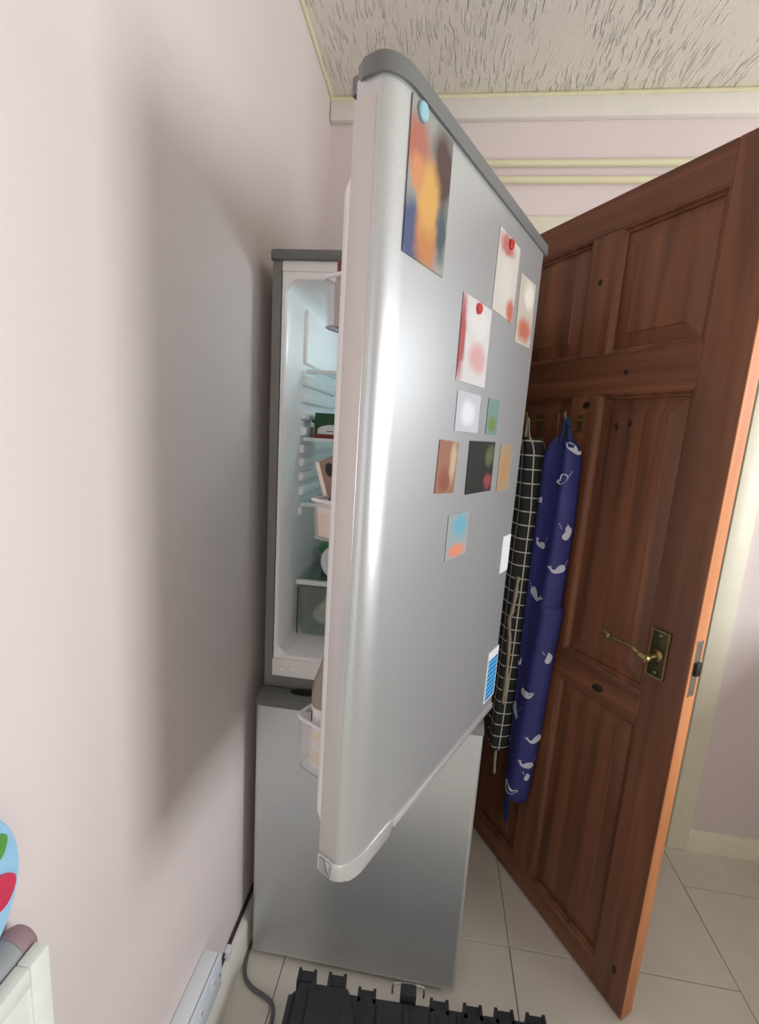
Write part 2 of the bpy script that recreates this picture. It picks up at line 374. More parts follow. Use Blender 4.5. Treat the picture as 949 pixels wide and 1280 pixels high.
window('fill_window_rear', 'x', YF, *FILL_WIN, 'tall white framed glazed panel added behind the viewer for fill light')

# skirting, architrave, door lining, ceiling trims
def skirt_profile(d=0.016, hgt=0.075): return [(0,0),(d,0),(d,hgt-0.014),(d*0.6,hgt-0.004),(0,hgt)]
sb = prism('baseboard_back', [(YB-a, z) for a, z in skirt_profile()], 0.995, 1.30, m_archi, None, 'yz')
tag(sb, 'cream skirting board right of the wooden door', 'skirting', 'structure')
sl = prism('baseboard_left', [(XL+a, z) for a, z in skirt_profile(0.018, 0.112)], YF, YB, m_whitegloss, None, 'xz')
tag(sl, 'cream white skirting board along the left wall', 'skirting', 'structure')
def archi(name, x0, x1, z0, z1, label):
    return tag(box(name, x0, x1, YB-0.018, YB, z0, z1, m_archi, None, 0.004), label, 'door trim', 'structure')
archi('trim_1', 0.928, 0.996, 0, DTOP+0.06, 'cream architrave right of the wooden door')
archi('trim_2', 0.098, 0.166, 0, DTOP+0.06, 'cream architrave at the hinge side of the wooden door')
archi('trim_3', 0.166, 0.928, DTOP, DTOP+0.060, 'cream architrave across the top of the doorway')
tag(boxes('trim_4', [(DX0, DX0+0.012, YB, YB+0.12, 0, DTOP), (DX1-0.012, DX1, YB, YB+0.12, 0, DTOP), (DX0, DX1, YB, YB+0.12, DTOP-0.012, DTOP)], m_archi), 'cream lining of the doorway', 'door lining', 'structure')
tag(box('trim_5', XL+0.002, XR, YB-0.022, YB, 2.318, 2.371, m_whitegloss, None, 0.003), 'white painted batten along the top of the back wall', 'trim', 'structure')
pts = [(x, YB-0.008, HC-0.010) for x in (XL, XL+0.05, 0.6, XR)]
tag(tube('trim_6', pts, 0.0105, m_cream, None, 10, 1), 'cream bead where the back wall meets the ceiling', 'trim', 'structure')
pts = [(XL+0.004, y, HC-0.004) for y in (YF, 0, YB)]
tag(tube('trim_7', pts, 0.006, m_cream, None, 8, 1), 'thin cream bead where the left wall meets the ceiling', 'trim', 'structure')
for i, (z, x) in enumerate(((2.203, 0.03), (2.159, 0.06))):
    p = tube('heating_pipe', [(x-0.004, YB+0.02, z), (x, YB-0.004, z), (x+0.012, YB-0.012, z), (x+0.04, YB-0.012, z), (0.8, YB-0.012, z), (XR, YB-0.012, z)], 0.0095, m_cream, None, 12, 5)
    tag(p, ['upper', 'lower'][i]+' of the two cream painted pipes along the back wall', 'pipe', None, 'cream pipes on the back wall')

# ================================================================== FRIDGE FREEZER
FX0, FX1, FYF, FYC, FYB, FZS, FZT = -0.379, 0.156, 0.935, 0.990, 1.475, 0.765, 1.755
fr = tag(empty('fridge_freezer', ((FX0+FX1)/2, (FYC+FYB)/2, 0)), 'tall silver fridge freezer with its upper door standing open', 'fridge freezer')
def fp(o):                                 # parent while keeping world coordinates
    o.parent = fr; o.matrix_parent_inverse = Matrix.Translation(fr.location).inverted(); return o
CX0, CX1, CZ0, CZ1, CYB = -0.346, 0.123, 0.850, 1.700, 1.435
# outer cabinet: side walls, back, freezer box
fp(boxes('cabinet', [(FX0, FX0+0.022, FYC, FYB, 0.03, FZT-0.014), (FX1-0.022, FX1, FYC, FYB, 0.03, FZT-0.014),
                     (FX0+0.022, FX1-0.022, CYB+0.012, FYB, 0.03, FZT-0.014), (FX0+0.022, FX1-0.022, FYC, CYB+0.012, 0.03, 0.79)], m_cabgrey))
tp = rrect(FX0-0.004, FX1+0.004, FYC-0.012, FYB, 0.012, 4)
fp(prism('top_cap', tp, FZT-0.016, FZT+0.004, m_capgrey, None, 'xy', 0.004))
fp(box('front_strip', FX0+0.022, FX1-0.022, FYC-0.003, FYC+0.02, 1.718, FZT-0.016, m_liner, None, 0.002))
st = fp(box('lower_strip', FX0+0.020, FX1-0.020, FYC-0.004, FYC+0.02, 0.792, 0.838, m_liner, None, 0.003))
for x in (-0.337, -0.313):
    c = lathe('screw_cap', [(0.0065, 0), (0.0065, 0.002), (0.004, 0.0035), (0.001, 0.004)], m_liner, st, 16, Matrix.Translation((x, FYC-0.004, 0.813)) @ Matrix.Rotation(PI/2, 4, 'X'))
# liner: frame face, cavity walls, back
def lp(a0, a1, b0, b1, r, y): return [(a, y, b) for a, b in rrect(a0, a1, b0, b1, r, 7)]
lin = fp(loft('inner_liner', [lp(FX0+0.020, FX1-0.020, 0.838, 1.718, 0.001, FYC+0.030), lp(FX0+0.020, FX1-0.020, 0.838, 1.718, 0.001, FYC), lp(CX0-0.004, CX1+0.004, CZ0-0.004, CZ1+0.004, 0.026, FYC),
          lp(CX0, CX1, CZ0, CZ1, 0.028, FYC+0.005), lp(CX0+0.006, CX1-0.006, CZ0+0.006, CZ1-0.012, 0.03, FYC+0.09),
          lp(CX0+0.010, CX1-0.010, CZ0+0.006, CZ1-0.016, 0.035, CYB-0.03), lp(CX0+0.03, CX1-0.03, CZ0+0.03, CZ1-0.04, 0.03, CYB)], m_liner, None, False, True))
# moulded panel and shelf rails on the liner's side walls
for s in (-1, 1):
    xi = CX0+0.004 if s < 0 else CX1-0.004
    def sidebox(nm, y0, y1, z0, z1, t, bev):
        a, b = (xi-0.004, xi+t) if s < 0 else (xi-t, xi+0.004)
        return fp(box(nm, a, b, y0, y1, z0, z1, m_liner, None, bev, 3))
    sidebox('moulded_panel', 1.098, 1.42, 1.548, 1.672, 0.013, 0.006)
    for zc in (1.508, 1.468, 1.428, 1.388, 1.345, 1.312, 1.275, 1.238, 1.188):
        sidebox('shelf_rail', 1.094, 1.41, zc-0.012, zc+0.010, 0.013, 0.005)
# glass shelves with a pale front trim
for z, yf in ((1.532, 1.100), (1.370, 1.094), (1.207, 1.088)):
    s = fp(box('glass_shelf', CX0+0.014, CX1-0.014, yf+0.006, 1.40, z-0.003, z+0.001, m_glass, None, 0))
    t = box('shelf_trim', CX0+0.013, CX1-0.013, yf, yf+0.012, z-0.006, z+0.003, m_gedge, s, 0.002)
s = fp(box('glass_shelf', CX0+0.012, CX1-0.012, 1.090, 1.40, 1.003, 1.007, m_glass, None, 0))
box('shelf_trim', CX0+0.011, CX1-0.011, 1.080, 1.092, 0.998, 1.010, m_gedge, s, 0.002)
# crisper drawer (open-top clear tub)
def tub(name, x0, x1, y0, y1, z0, z1, t, r, mat, parent=None, taper=0.006):
    o = rrect(x0, x1, y0, y1, r, 4); i = rrect(x0+t, x1-t, y0+t, y1-t, max(r-t, 0.002), 4)
    ob = rrect(x0+taper, x1-taper, y0+taper, y1-taper, r, 4); ib = rrect(x0+t+taper, x1-t-taper, y0+t+taper, y1-t-taper, max(r-t, 0.002), 4)
    return loft(name, [[(a,b,z0) for a,b in ob], [(a,b,z1) for a,b in o], [(a,b,z1) for a,b in i], [(a,b,z0+t) for a,b in ib]], mat, parent)
dr = fp(tub('crisper_drawer', CX0+0.016, CX1-0.016, 1.088, 1.38, CZ0+0.0065, 0.992, 0.003, 0.012, m_crisp))
pr = [(CX0+0.0165, 1.0862, 0.990), (CX0+0.0165, 1.0862, 0.872), (CX0+0.020, 1.0862, 0.863), (CX0+0.030, 1.0862, 0.860), (CX1-0.030, 1.0862, 0.860), (CX1-0.020, 1.0862, 0.863), (CX1-0.0165, 1.0862, 0.872), (CX1-0.0165, 1.0862, 0.990)]
tube('dark_edge', pr[:3], 0.0014, m_black, dr, 6, 3)
# interior lamp on the right side wall
lampo = fp(box('lamp_cover', CX1-0.022, CX1-0.006, 1.16, 1.24, 1.60, 1.66, None, None, 0.006))
lm, lnt, lb = nodes('lamp_glow'); lb.inputs['Emission Color'].default_value = (0.80, 0.96, 1.0, 1); lb.inputs['Emission Strength'].default_value = 4.0
lb.inputs['Base Color'].default_value = (0.9, 0.95, 1, 1); lampo.data.materials.append(lm)
pl = bpy.data.lights.new('fridge_lamp', 'POINT'); pl.energy = 1.15; pl.color = (0.74, 0.95, 1.0); pl.shadow_soft_size = 0.03
plo = bpy.data.objects.new('fridge_lamp', pl); COL.objects.link(plo); plo.location = (CX1-0.05, 1.20, 1.63)

# freezer door (closed)
fd = fp(empty('freezer_door'))
fd.matrix_parent_inverse = Matrix.Translation(fr.location).inverted()
def door_plan(x0, x1, yf, yb, r=0.016, n=6):
    pts = [(x0, yb)]
    for i in range(n+1):
        t = math.radians(180+90*i/n); pts.append((x0+r+r*math.cos(t), yf+r+r*math.sin(t)))
    for i in range(n+1):
        t = math.radians(270+90*i/n); pts.append((x1-r+r*math.cos(t), yf+r+r*math.sin(t)))
    pts.append((x1, yb)); return pts
prism('door_panel', door_plan(FX0, FX1, FYF, FYC-0.006, 0.012), 0.040, 0.742, m_silver, fd, 'xy', 0.002)
tt = [(FYC-0.008, FZS-0.001), (FYF+0.030, FZS-0.001), (FYF+0.012, FZS-0.006), (FYF+0.002, FZS-0.017), (FYF, FZS-0.0225), (FYC-0.008, FZS-0.0225)]
prism('top_trim', tt, FX0, FX1, m_capgrey, fd, 'yz', 0.002)
lathe('grip_recess', [(0.022, 0), (0.022, 0.0015), (0.019, 0.0015), (0.017, 0.0003), (0.001, 0.0003)], m_black, fd, 28, Matrix.Translation((-0.275, FYF+0.038, FZS-0.001)) @ Matrix.Scale(1.4, 4, (1,0,0)) @ Matrix.Scale(0.55, 4, (0,1,0)))
box('bottom_trim', FX0+0.002, FX1-0.002, FYF+0.002, FYC-0.006, 0.026, 0.040, m_trimsil, fd, 0.003)
box('door_gasket', FX0+0.012, FX1-0.012, FYC-0.008, FYC, 0.05, 0.755, m_gasket, fd)
for x in (FX0+0.05, FX1-0.05):
    for y in (FYC+0.05, FYB-0.06):
        f = fp(lathe('foot', [(0.018, 0), (0.018, 0.008), (0.008, 0.010), (0.008, 0.032)], m_black, None, 12)); f.location = (x, y, 0)

# ------------------------------------------------ fridge door, open about 62 degrees
DO = Vector((-0.075, 0.514, 0)); dd = Vector((0.467, 0.884, 0)).normalized(); dn = Vector((dd.y, -dd.x, 0))
# local axes: x = along the door from free edge to hinge, y = inward, z = up
DM = Matrix(((dd.x, -dn.x, 0, DO.x), (dd.y, -dn.y, 0, DO.y), (0, 0, 1, 0), (0, 0, 0, 1)))
def door_pt(u, n, z): return DO + dd*u + dn*n + Vector((0,0,z))
rd = empty('fridge_door'); rd.parent = fr; rd.matrix_parent_inverse = Matrix.Translation(fr.location).inverted(); rd.matrix_basis = DM
DW, DZ0, DZ1, DT = 0.535, 0.775, 1.770, 0.050
def dplan(u0, u1, r=0.020, n=8, t=DT):
    """plan of the door shell; y = 0 at the outer face"""
    pts = [(u0+0.003, t), (u0, t-0.003)]
    for i in range(n+1):
        a = math.radians(180+90*i/n); pts.append((u0+r*2.0+r*2.0*math.cos(a), r+r*math.sin(a)))
    for i in range(n+1):
        a = math.radians(270+90*i/n); pts.append((u1-0.012+0.012*math.cos(a), 0.012+0.012*math.sin(a)))
    pts += [(u1, t)]; return pts
shell = prism('door_panel', dplan(0, DW), 0.806, DZ1-0.012, m_silver, rd, 'xy', 0.0)
box('edge_band', -0.0012, 0.0025, 0.020, DT, 0.808, DZ1-0.03, m_silver2, rd, 0.001)
# top cap with its stepped end
cap = [(0.030, 0.064), (0.012, 0.064), (0.010, 0.052), (0.003, 0.049), (-0.004, 0.036), (-0.004, 0.024)]
for i in range(9):
    a = math.radians(180+90*i/8); cap.append((-0.004+0.044+0.044*math.cos(a), -0.004+0.024+0.024*math.sin(a)))
cap += [(DW+0.002, -0.004), (DW+0.002, 0.060)]
prism('door_top_cap', cap, DZ1-0.014, DZ1+0.004, m_capgrey, rd, 'xy', 0.0)
# bottom trim: deep at the handle end, then a slim strip
bt = dplan(0, DW)
low = prism('door_bottom_trim', dplan(-0.002, DW, 0.022), 0.795, 0.806, m_trimsil, rd, 'xy', 0.0)
hb = [(-0.003, DT), (-0.003, 0.022)]
for i in range(9):
    a = math.radians(180+90*i/8); hb.append((0.041+0.044*math.cos(a), 0.022+0.024*math.sin(a)))
hb += [(0.104, -0.002), (0.122, 0.004), (0.122, DT)]
grip = prism('handle_grip', hb, 0.777, 0.8055, m_trimsil, rd, 'xy', 0.003)
box('slim_rail', 0.118, DW, -0.001, 0.012, 0.783, 0.797, m_trimsil, rd, 0.002)
box('chrome_inset', -0.0052, -0.0025, 0.026, 0.046, 0.780, 0.803, pmat('chrome', srgb(190,190,192), 0.12, 1.0), rd, 0.001)
# gasket and inner liner
box('door_gasket', 0.006, DW-0.006, DT, DT+0.004, 0.80, 1.735, m_gasket, rd, 0.001)
def dl(u0, u1, z0, z1, r, y): return [(a, y, b) for a, b in rrect(u0, u1, z0, z1, r, 6)]
loft('door_liner', [dl(0.010, DW-0.020, 0.822, 1.693, 0.02, DT+0.003), dl(0.011, DW-0.022, 0.825, 1.690, 0.02, 0.060), dl(0.015, DW-0.028, 0.830, 1.684, 0.024, 0.071), dl(0.022, DW-0.036, 0.840, 1.672, 0.030, 0.077), dl(0.034, DW-0.046, 0.855, 1.656, 0.03, 0.079),
     dl(0.046, DW-0.058, 0.862, 1.646, 0.03, 0.077), dl(0.050, DW-0.062, 0.866, 1.642, 0.03, 0.056)], m_liner, rd, True, True)
# three clear door bins
def door_bin(z0, z1, dep, lipz):
    y0, y1 = 0.058, dep
    o = tub('door_bin', 0.046, DW-0.046, y0, y1, z0, z1, 0.0025, 0.012, m_clear, rd, 0.003)
    rim = [(0.046, y0, z1), (0.046, y1-0.012, z1), (0.050, y1-0.003, z1), (0.060, y1, z1), (DW-0.060, y1, z1), (DW-0.050, y1-0.003, z1), (DW-0.046, y1-0.012, z1), (DW-0.046, y0, z1)]
    r = tube('bin_rim', rim, 0.0028, pmat('bin_rim', srgb(225,225,228), 0.2), rd, 8, 1)
    b = [(a+(0.003 if a < 0.2 else -0.003), b_-0.003, z0+0.001) for a, b_, _ in rim]
    tube('bin_base_edge', b, 0.0013, pmat('bin_rim2', srgb(170,168,168), 0.25), rd, 8, 1)
door_bin(1.528, 1.590, 0.132, 0)
door_bin(1.240, 1.296, 0.138, 0)
door_bin(0.862, 0.950, 0.150, 0)
# energy sticker and white label near the hinge edge, on the outer face
def sticker_mat():
    m, nt, b = nodes('blue_sticker'); b.inputs['Roughness'].default_value = 0.3
    tc = nt.nodes.new('ShaderNodeTexCoord'); sp = nt.nodes.new('ShaderNodeSeparateXYZ'); nt.links.new(tc.outputs['Object'], sp.inputs[0])
    wv = nt.nodes.new('ShaderNodeTexWave'); wv.bands_direction = 'Z'; wv.inputs['Scale'].default_value = 28; wv.inputs['Distortion'].default_value = 1.2
    nt.links.new(tc.outputs['Object'], wv.inputs['Vector'])
    rp = nt.nodes.new('ShaderNodeValToRGB'); rp.color_ramp.elements[0].position = 0.62; rp.color_ramp.elements[1].position = 0.8
    rp.color_ramp.elements[0].color = srgb(24, 132, 200); rp.color_ramp.elements[1].color = srgb(120, 200, 240)
    nt.links.new(wv.outputs['Fac'], rp.inputs['Fac']); nt.links.new(rp.outputs['Color'], b.inputs['Base Color']); return m
sk = box('energy_sticker', 0.472, 0.532, -0.0008, 0.0002, 0.822, 0.942, m_wplas, rd)
sk['label'] = 'blue and white printed sticker'
box('blue_field', 0.476, 0.528, -0.0012, -0.0007, 0.826, 0.922, sticker_mat(), sk)
wl = box('white_label', 0.480, 0.525, -0.0008, 0.0002, 1.12, 1.20, m_wplas, rd); wl['label'] = 'small white label'

# ------------------------------------------------ food inside the fridge
def free(o, label, cat, group=None): return tag(o, label, cat, None, group)
# green carton on the middle shelf
def place(o, loc, rz=0): o.location = loc; o.rotation_euler = (0,0,rz); return o
gb = empty('food_carton'); free(gb, 'dark green carton with a white arched label on the second shelf', 'carton')
place(gb, (-0.262, 1.16, 1.3712), 0.0)
box('carton_body', -0.052, 0.052, -0.03, 0.03, 0, 0.064, pmat('carton_green', srgb(30, 74, 42), 0.45), gb, 0.001)
arch = [(-0.044, 0.012), (0.044, 0.012)]+[(0.044*math.cos(t), 0.022+0.014*math.sin(t)) for t in [PI*i/10 for i in range(11)]]
box('red_band', -0.0525, 0.0525, -0.0306, -0.0299, 0.001, 0.011, pmat('carton_red', srgb(140, 34, 38), 0.45), gb)
prism('arched_label', arch, -0.0308, -0.030, pmat('label_white', srgb(226, 224, 220), 0.5), gb, 'xz', 0, None, False)
lathe('round_emblem', [(0.004,0),(0.004,0.0006),(0.001,0.0006)], pmat('emblem', srgb(60,60,56), 0.5), gb, 14, Matrix.Translation((0.006,-0.0308,0.029)) @ Matrix.Rotation(PI/2,4,'X'))
for x, ww in ((-0.012, 0.018), (0.010, 0.022)): box('print_line', x-ww/2, x+ww/2, -0.0312, -0.0308, 0.018, 0.020, m_black, gb)
lathe('bird_mark', [(0.0035,0),(0.0035,0.0006),(0.001,0.0006)], pmat('label_white', srgb(226,224,220)), gb, 8, Matrix.Translation((0.004,-0.030,0.050)) @ Matrix.Rotation(PI/2,4,'X'))
# small steel pot with a dark lid left of it
pt = empty('steel_pot'); free(pt, 'small brushed steel pot beside the green carton', 'pot'); place(pt, (-0.316, 1.155, 1.3712))
lathe('pot_body', [(0.013,0),(0.0145,0.002),(0.0145,0.026),(0.013,0.028),(0.001,0.028)], m_steel, pt, 20)
lathe('pot_neck', [(0.006,0.028),(0.006,0.038),(0.012,0.040),(0.012,0.046),(0.001,0.048)], m_gasket, pt, 16)
# tilted carton in the middle door bin
ct = empty('tilted_carton'); free(ct, 'taupe carton with a black oval leaning in the middle door bin', 'carton')
ct.matrix_world = DM @ Matrix.Translation((0.086, 0.117, 1.2480)) @ Matrix.Rotation(math.radians(-22), 4, 'X')
m_taupe = pmat('carton_taupe', srgb(140, 118, 108), 0.5); m_pale = pmat('carton_pale', srgb(234, 214, 204), 0.5)
box('carton_body', 0, 0.060, -0.040, 0.003, 0.0, 0.108, m_taupe, ct, 0.0008)
box('carton_side', -0.0006, 0.0606, 0.0028, 0.0105, 0.0, 0.108, m_pale, ct, 0.0006)
lathe('oval_emblem', [(0.008,0),(0.008,0.0006),(0.001,0.0006)], m_black, ct, 20, Matrix.Translation((0,-0.014,0.090)) @ Matrix.Rotation(-PI/2,4,'Y') @ Matrix.Scale(1.3,4,(1,0,0)))
for k in range(5): box('print_mark', 0.010+0.006*(k%2), 0.013+0.006*(k%2), 0.0104, 0.0110, 0.030+0.008*k, 0.034+0.008*k, m_black, ct)
# peach tub in the same bin
ph = empty('peach_tub'); free(ph, 'peach-coloured tub in the middle door bin in front of the taupe carton', 'tub')
ph.matrix_world = DM @ Matrix.Translation((0.0665, 0.110, 1.2435))
loft('tub_body', [[(a,b,z) for a,b in rrect(-0.013*k, 0.013*k, -0.022*k, 0.022*k, 0.007*k, 4)] for k, z in ((0.9,0),(0.95,0.01),(1.0,0.030),(0.98,0.034))], pmat('peach', srgb(224, 188, 160), 0.45), ph)
loft('tub_lid', [[(a,b,z) for a,b in rrect(-0.014*k, 0.014*k, -0.0232*k, 0.0232*k, 0.008*k, 4)] for k, z in ((1,0.034),(1.0,0.040),(0.94,0.042))], m_pale, ph)
# dark red jar in the top bin
jr = empty('jar'); free(jr, 'dark brown-red jar standing in the top door bin', 'jar'); jr.matrix_world = DM @ Matrix.Translation((0.074, 0.1055, 1.5310))
lathe('jar_body', [(0.016,0),(0.0195,0.004),(0.0205,0.03),(0.0205,0.055),(0.018,0.064),(0.0165,0.066)], pmat('jar_red', srgb(86, 42, 42), 0.25), jr, 20)
lathe('jar_lid', [(0.018,0.066),(0.018,0.080),(0.016,0.082),(0.001,0.082)], pmat('jar_lid', srgb(110, 52, 44), 0.4), jr, 20)
# white-labelled bottle with grey upper part in the bottom bin
bo = empty('sauce_bottle'); free(bo, 'white-labelled bottle with a grey tapering top in the bottom door bin', 'bottle'); bo.matrix_world = DM @ Matrix.Translation((0.080, 0.1165, 0.8655))
lathe('bottle_body', [(0.021,0),(0.0245,0.003),(0.0245,0.10),(0.0238,0.104)], pmat('label_white', srgb(226,224,220)), bo, 24)
for z0, z1 in ((0.012, 0.032), (0.052, 0.066)):
    lathe('label_band', [(0.0246,z0),(0.0249,z0+0.001),(0.0249,z1-0.001),(0.0246,z1)], pmat('band_peach', srgb(238, 206, 160), 0.5, noise=0.1, nscale=60), bo, 24)
lathe('bottle_shoulder', [(0.0235,0.104),(0.0242,0.112),(0.0242,0.124),(0.021,0.145),(0.014,0.165),(0.010,0.18),(0.008,0.182),(0.001,0.182)], pmat('bottle_grey', srgb(150, 140, 130), 0.3), bo, 24)
def around(nm, a0, a1, z0, z1, mat):            # small print patch on the curved label
    r0 = 0.0248; bm = bmesh.new(); V = []
    for k in range(5):
        a = a0+(a1-a0)*k/4; V.append([bm.verts.new((r0*math.cos(a), r0*math.sin(a), z)) for z in (z0, z1)])
    for p, q in zip(V, V[1:]): bm.faces.new((p[0], q[0], q[1], p[1]))
    finish(bm, nm, mat, bo, True)
around('label_print', 2.55, 2.75, 0.078, 0.098, m_darkcab); around('label_print', 2.40, 2.75, 0.067, 0.075, pmat('print_blue', srgb(50,60,130), 0.5))
# pale round tub lying on the crisper shelf, greens behind, onion bag in the drawer
ld = empty('round_tub'); free(ld, 'round white lidded tub on the shelf over the crisper drawer', 'tub'); place(ld, (-0.236, 1.125, 1.0072+0.046))
ld.rotation_euler = (PI/2, 0, -0.25)
lathe('tub_body', [(0.001,-0.075),(0.042,-0.075),(0.044,-0.004),(0.044,0.0)], m_pale, ld, 28)
lathe('tub_lid', [(0.046,0.0),(0.046,0.010),(0.043,0.013),(0.038,0.0125),(0.036,0.011),(0.001,0.011)], m_wplas, ld, 28)
gl = empty('lettuce'); free(gl, 'green lettuce lying on the shelf over the crisper drawer', 'lettuce'); place(gl, (-0.262, 1.285, 1.0075))
m_leaf = pmat('lettuce_leaf', srgb(96, 150, 90), 0.5, noise=0.3, nscale=40)
for k in range(9):
    a = k*2.4; bm = bmesh.new(); g = {}
    for i in range(6):
        for j in range(6):
            x, y = (i/5-0.5)*0.09, (j/5-0.5)*0.075
            z = 0.030+0.018*math.cos(x*30+k)+0.010*math.sin(y*80+k*1.7)+0.004*k-4*(x*x+y*y)
            g[i,j] = bm.verts.new((x, y, max(0.001, z)))
    for i in range(5):
        for j in range(5): bm.faces.new((g[i,j], g[i+1,j], g[i+1,j+1], g[i,j+1]))
    f = finish(bm, 'leaf', m_leaf, gl, True); f.rotation_euler = (0,0,a); f.location = (0.014*math.cos(a), 0.02*math.sin(a), 0)
on = empty('onion'); free(on, 'pale round onion inside the clear crisper drawer', 'onion'); place(on, (-0.272, 1.165, CZ0+0.010))
lathe('bulb', [(0.004,0),(0.020,0.004),(0.034,0.020),(0.036,0.036),(0.028,0.052),(0.012,0.064),(0.005,0.074)], pmat('onion_skin', srgb(226, 212, 206), 0.4, noise=0.15, nscale=60), on, 24)
lathe('stem', [(0.005,0.074),(0.003,0.086),(0.001,0.088)], m_beige, on, 10)

# ------------------------------------------------ prints and magnets on the outer door face
def print_on_door(name, u0, u1, z0, z1, mat, label, cat, tilt=0.0, group='prints on the fridge door', magnet=None):
    e = empty(name); free(e, label, cat, group)
    e.matrix_world = DM @ Matrix.Translation(((u0+u1)/2, -0.0006, (z0+z1)/2)) @ Matrix.Rotation(tilt, 4, 'Y')
    hw, hz = (u1-u0)/2, (z1-z0)/2
    box('print', -hw, hw, -0.0010, 0.0002, -hz, hz, mat, e, 0)
    if magnet:
        lathe('magnet', [(0.008,0),(0.008,0.003),(0.006,0.005),(0.001,0.005)], pmat('magnet_'+name+str(len(MATS)), magnet, 0.3), e, 16, Matrix.Translation((0,-0.001,hz-0.010)) @ Matrix.Rotation(PI/2,4,'X'))
    return e
print_on_door('photo_print', 0.034, 0.130, 1.597, 1.752, patch_mat('photo_a', srgb(150,150,145), [(-0.030,-0.055,0.035,0.045,srgb(70,84,120)), (0.0,-0.045,0.030,0.05,srgb(186,124,76)), (-0.030,0.035,0.03,0.030,srgb(172,104,88)), (0.030,0.035,0.034,0.05,srgb(78,54,52)), (0.0,-0.005,0.028,0.045,srgb(208,160,88)), (0.035,-0.03,0.016,0.035,srgb(70,86,92)), (-0.03,0.01,0.016,0.022,srgb(204,138,92))]),
    'large orange, yellow and dark photo print at the top corner of the fridge door', 'photo')
lathe_m = empty('round_magnet'); free(lathe_m, 'pale blue round magnet above the large photo print on the fridge door', 'magnet', 'magnets on the fridge door')
lathe_m.matrix_world = DM @ Matrix.Translation((0.054, -0.0005, 1.7435)) @ Matrix.Rotation(PI/2,4,'X')
lathe('magnet_disc', [(0.0095,0.0015),(0.0095,0.004),(0.0078,0.0055),(0.001,0.0055)], pmat('mag_blue', srgb(150,196,208), 0.3), lathe_m, 18)
print_on_door('photo_print', 0.300, 0.395, 1.600, 1.722, patch_mat('photo_b', srgb(200,194,186), [(-0.01,0.045,0.035,0.016,srgb(180,112,106)), (0.0,-0.01,0.03,0.04,srgb(206,200,192)), (0.03,-0.045,0.022,0.020,srgb(184,104,86))]),
    'white card with a red heading high on the fridge door', 'card', 0.02, magnet=srgb(190,60,50))
print_on_door('photo_print', 0.415, 0.500, 1.575, 1.690, patch_mat('photo_c', srgb(190,182,170), [(0.0,-0.03,0.04,0.024,srgb(184,108,88)), (0.01,0.03,0.03,0.025,srgb(222,218,208))]),
    'pale card with an orange-red lower half near the hinge side of the fridge door', 'card', -0.03)
print_on_door('photo_print', 0.195, 0.300, 1.478, 1.598, patch_mat('photo_d', srgb(206,202,202), [(-0.048,0.0,0.014,0.07,srgb(166,84,86)), (0.015,-0.020,0.035,0.024,srgb(206,160,158)), (0.01,0.03,0.04,0.025,srgb(214,212,210))]),
    'white leaflet with a red left margin in the middle of the fridge door', 'leaflet', 0.0, magnet=srgb(200,70,70))
print_on_door('photo_print', 0.205, 0.290, 1.405, 1.465, patch_mat('photo_e', srgb(188,190,198), [(0,0,0.03,0.02,srgb(220,220,226))]),
    'small pale lilac note below the red-margined leaflet on the fridge door', 'note', 0.0)
print_on_door('photo_print', 0.325, 0.375, 1.405, 1.465, patch_mat('photo_f', srgb(112,140,134), [(0,-0.012,0.02,0.014,srgb(112,128,70))]),
    'small teal and green print right of the pale lilac note on the fridge door', 'print', 0.0)
print_on_door('photo_print', 0.160, 0.222, 1.312, 1.390, patch_mat('photo_g', srgb(150,104,86), [(0.018,0.01,0.012,0.035,srgb(190,166,136)), (-0.005,-0.02,0.02,0.02,srgb(136,80,68))]),
    'small brown photo print left of the black one on the fridge door', 'photo', 0.05)
print_on_door('photo_print', 0.265, 0.375, 1.304, 1.392, patch_mat('photo_h', srgb(38,40,38), [(0.035,-0.025,0.02,0.016,srgb(140,66,68)), (0.035,0.018,0.022,0.02,srgb(84,100,62))]),
    'black photo print with a red patch in the middle of the fridge door', 'photo', 0.0)
print_on_door('photo_print', 0.405, 0.470, 1.300, 1.388, patch_mat('photo_i', srgb(160,140,112), [(0.0,0.0,0.02,0.03,srgb(176,130,88))]),
    'tan photo print nearest the hinge on the fridge door', 'photo', 0.0)
print_on_door('fridge_magnet', 0.212, 0.290, 1.200, 1.275, patch_mat('photo_j', srgb(150,160,162), [(0.005,0.016,0.03,0.022,srgb(104,164,186)), (0.0,-0.024,0.034,0.014,srgb(218,134,108))]),
    'blue over orange picture magnet lowest on the fridge door', 'magnet', 0.0, 'magnets on the fridge door')

# ================================================================== WOODEN DOOR
DPOS = Vector((0.564, 0.962, 0)); DANG = math.atan2(0.841, -0.541)
wd = tag(empty('door_1', DPOS, DANG), 'varnished brown pine six-panel door standing half open', 'door', 'structure')
WW, WH, WT, WZ = 0.722, 1.990, 0.040, 0.008
def wbox(nm, s0, s1, z0, z1, mat, y0=-WT, y1=0.0, bev=0.0015): return box(nm, s0, s1, y0, y1, z0, z1, mat, wd, bev, 1)
cols = [(0.090, 0.322), (0.402, 0.632)]
rows = [(0.078, 0.755), (0.837, 1.526), (1.620, 1.910)]
wbox('stile', 0.0, 0.090, WZ, WH, m_woodv); wbox('stile', 0.632, WW, WZ, WH, m_woodv)
for z0, z1 in ((WZ, 0.078), (0.755, 0.837), (1.526, 1.620), (1.910, WH)): wbox('rail', 0.090, 0.632, z0, z1, m_woodh)
for z0, z1 in rows: wbox('muntin', 0.322, 0.402, z0, z1, m_woodv)
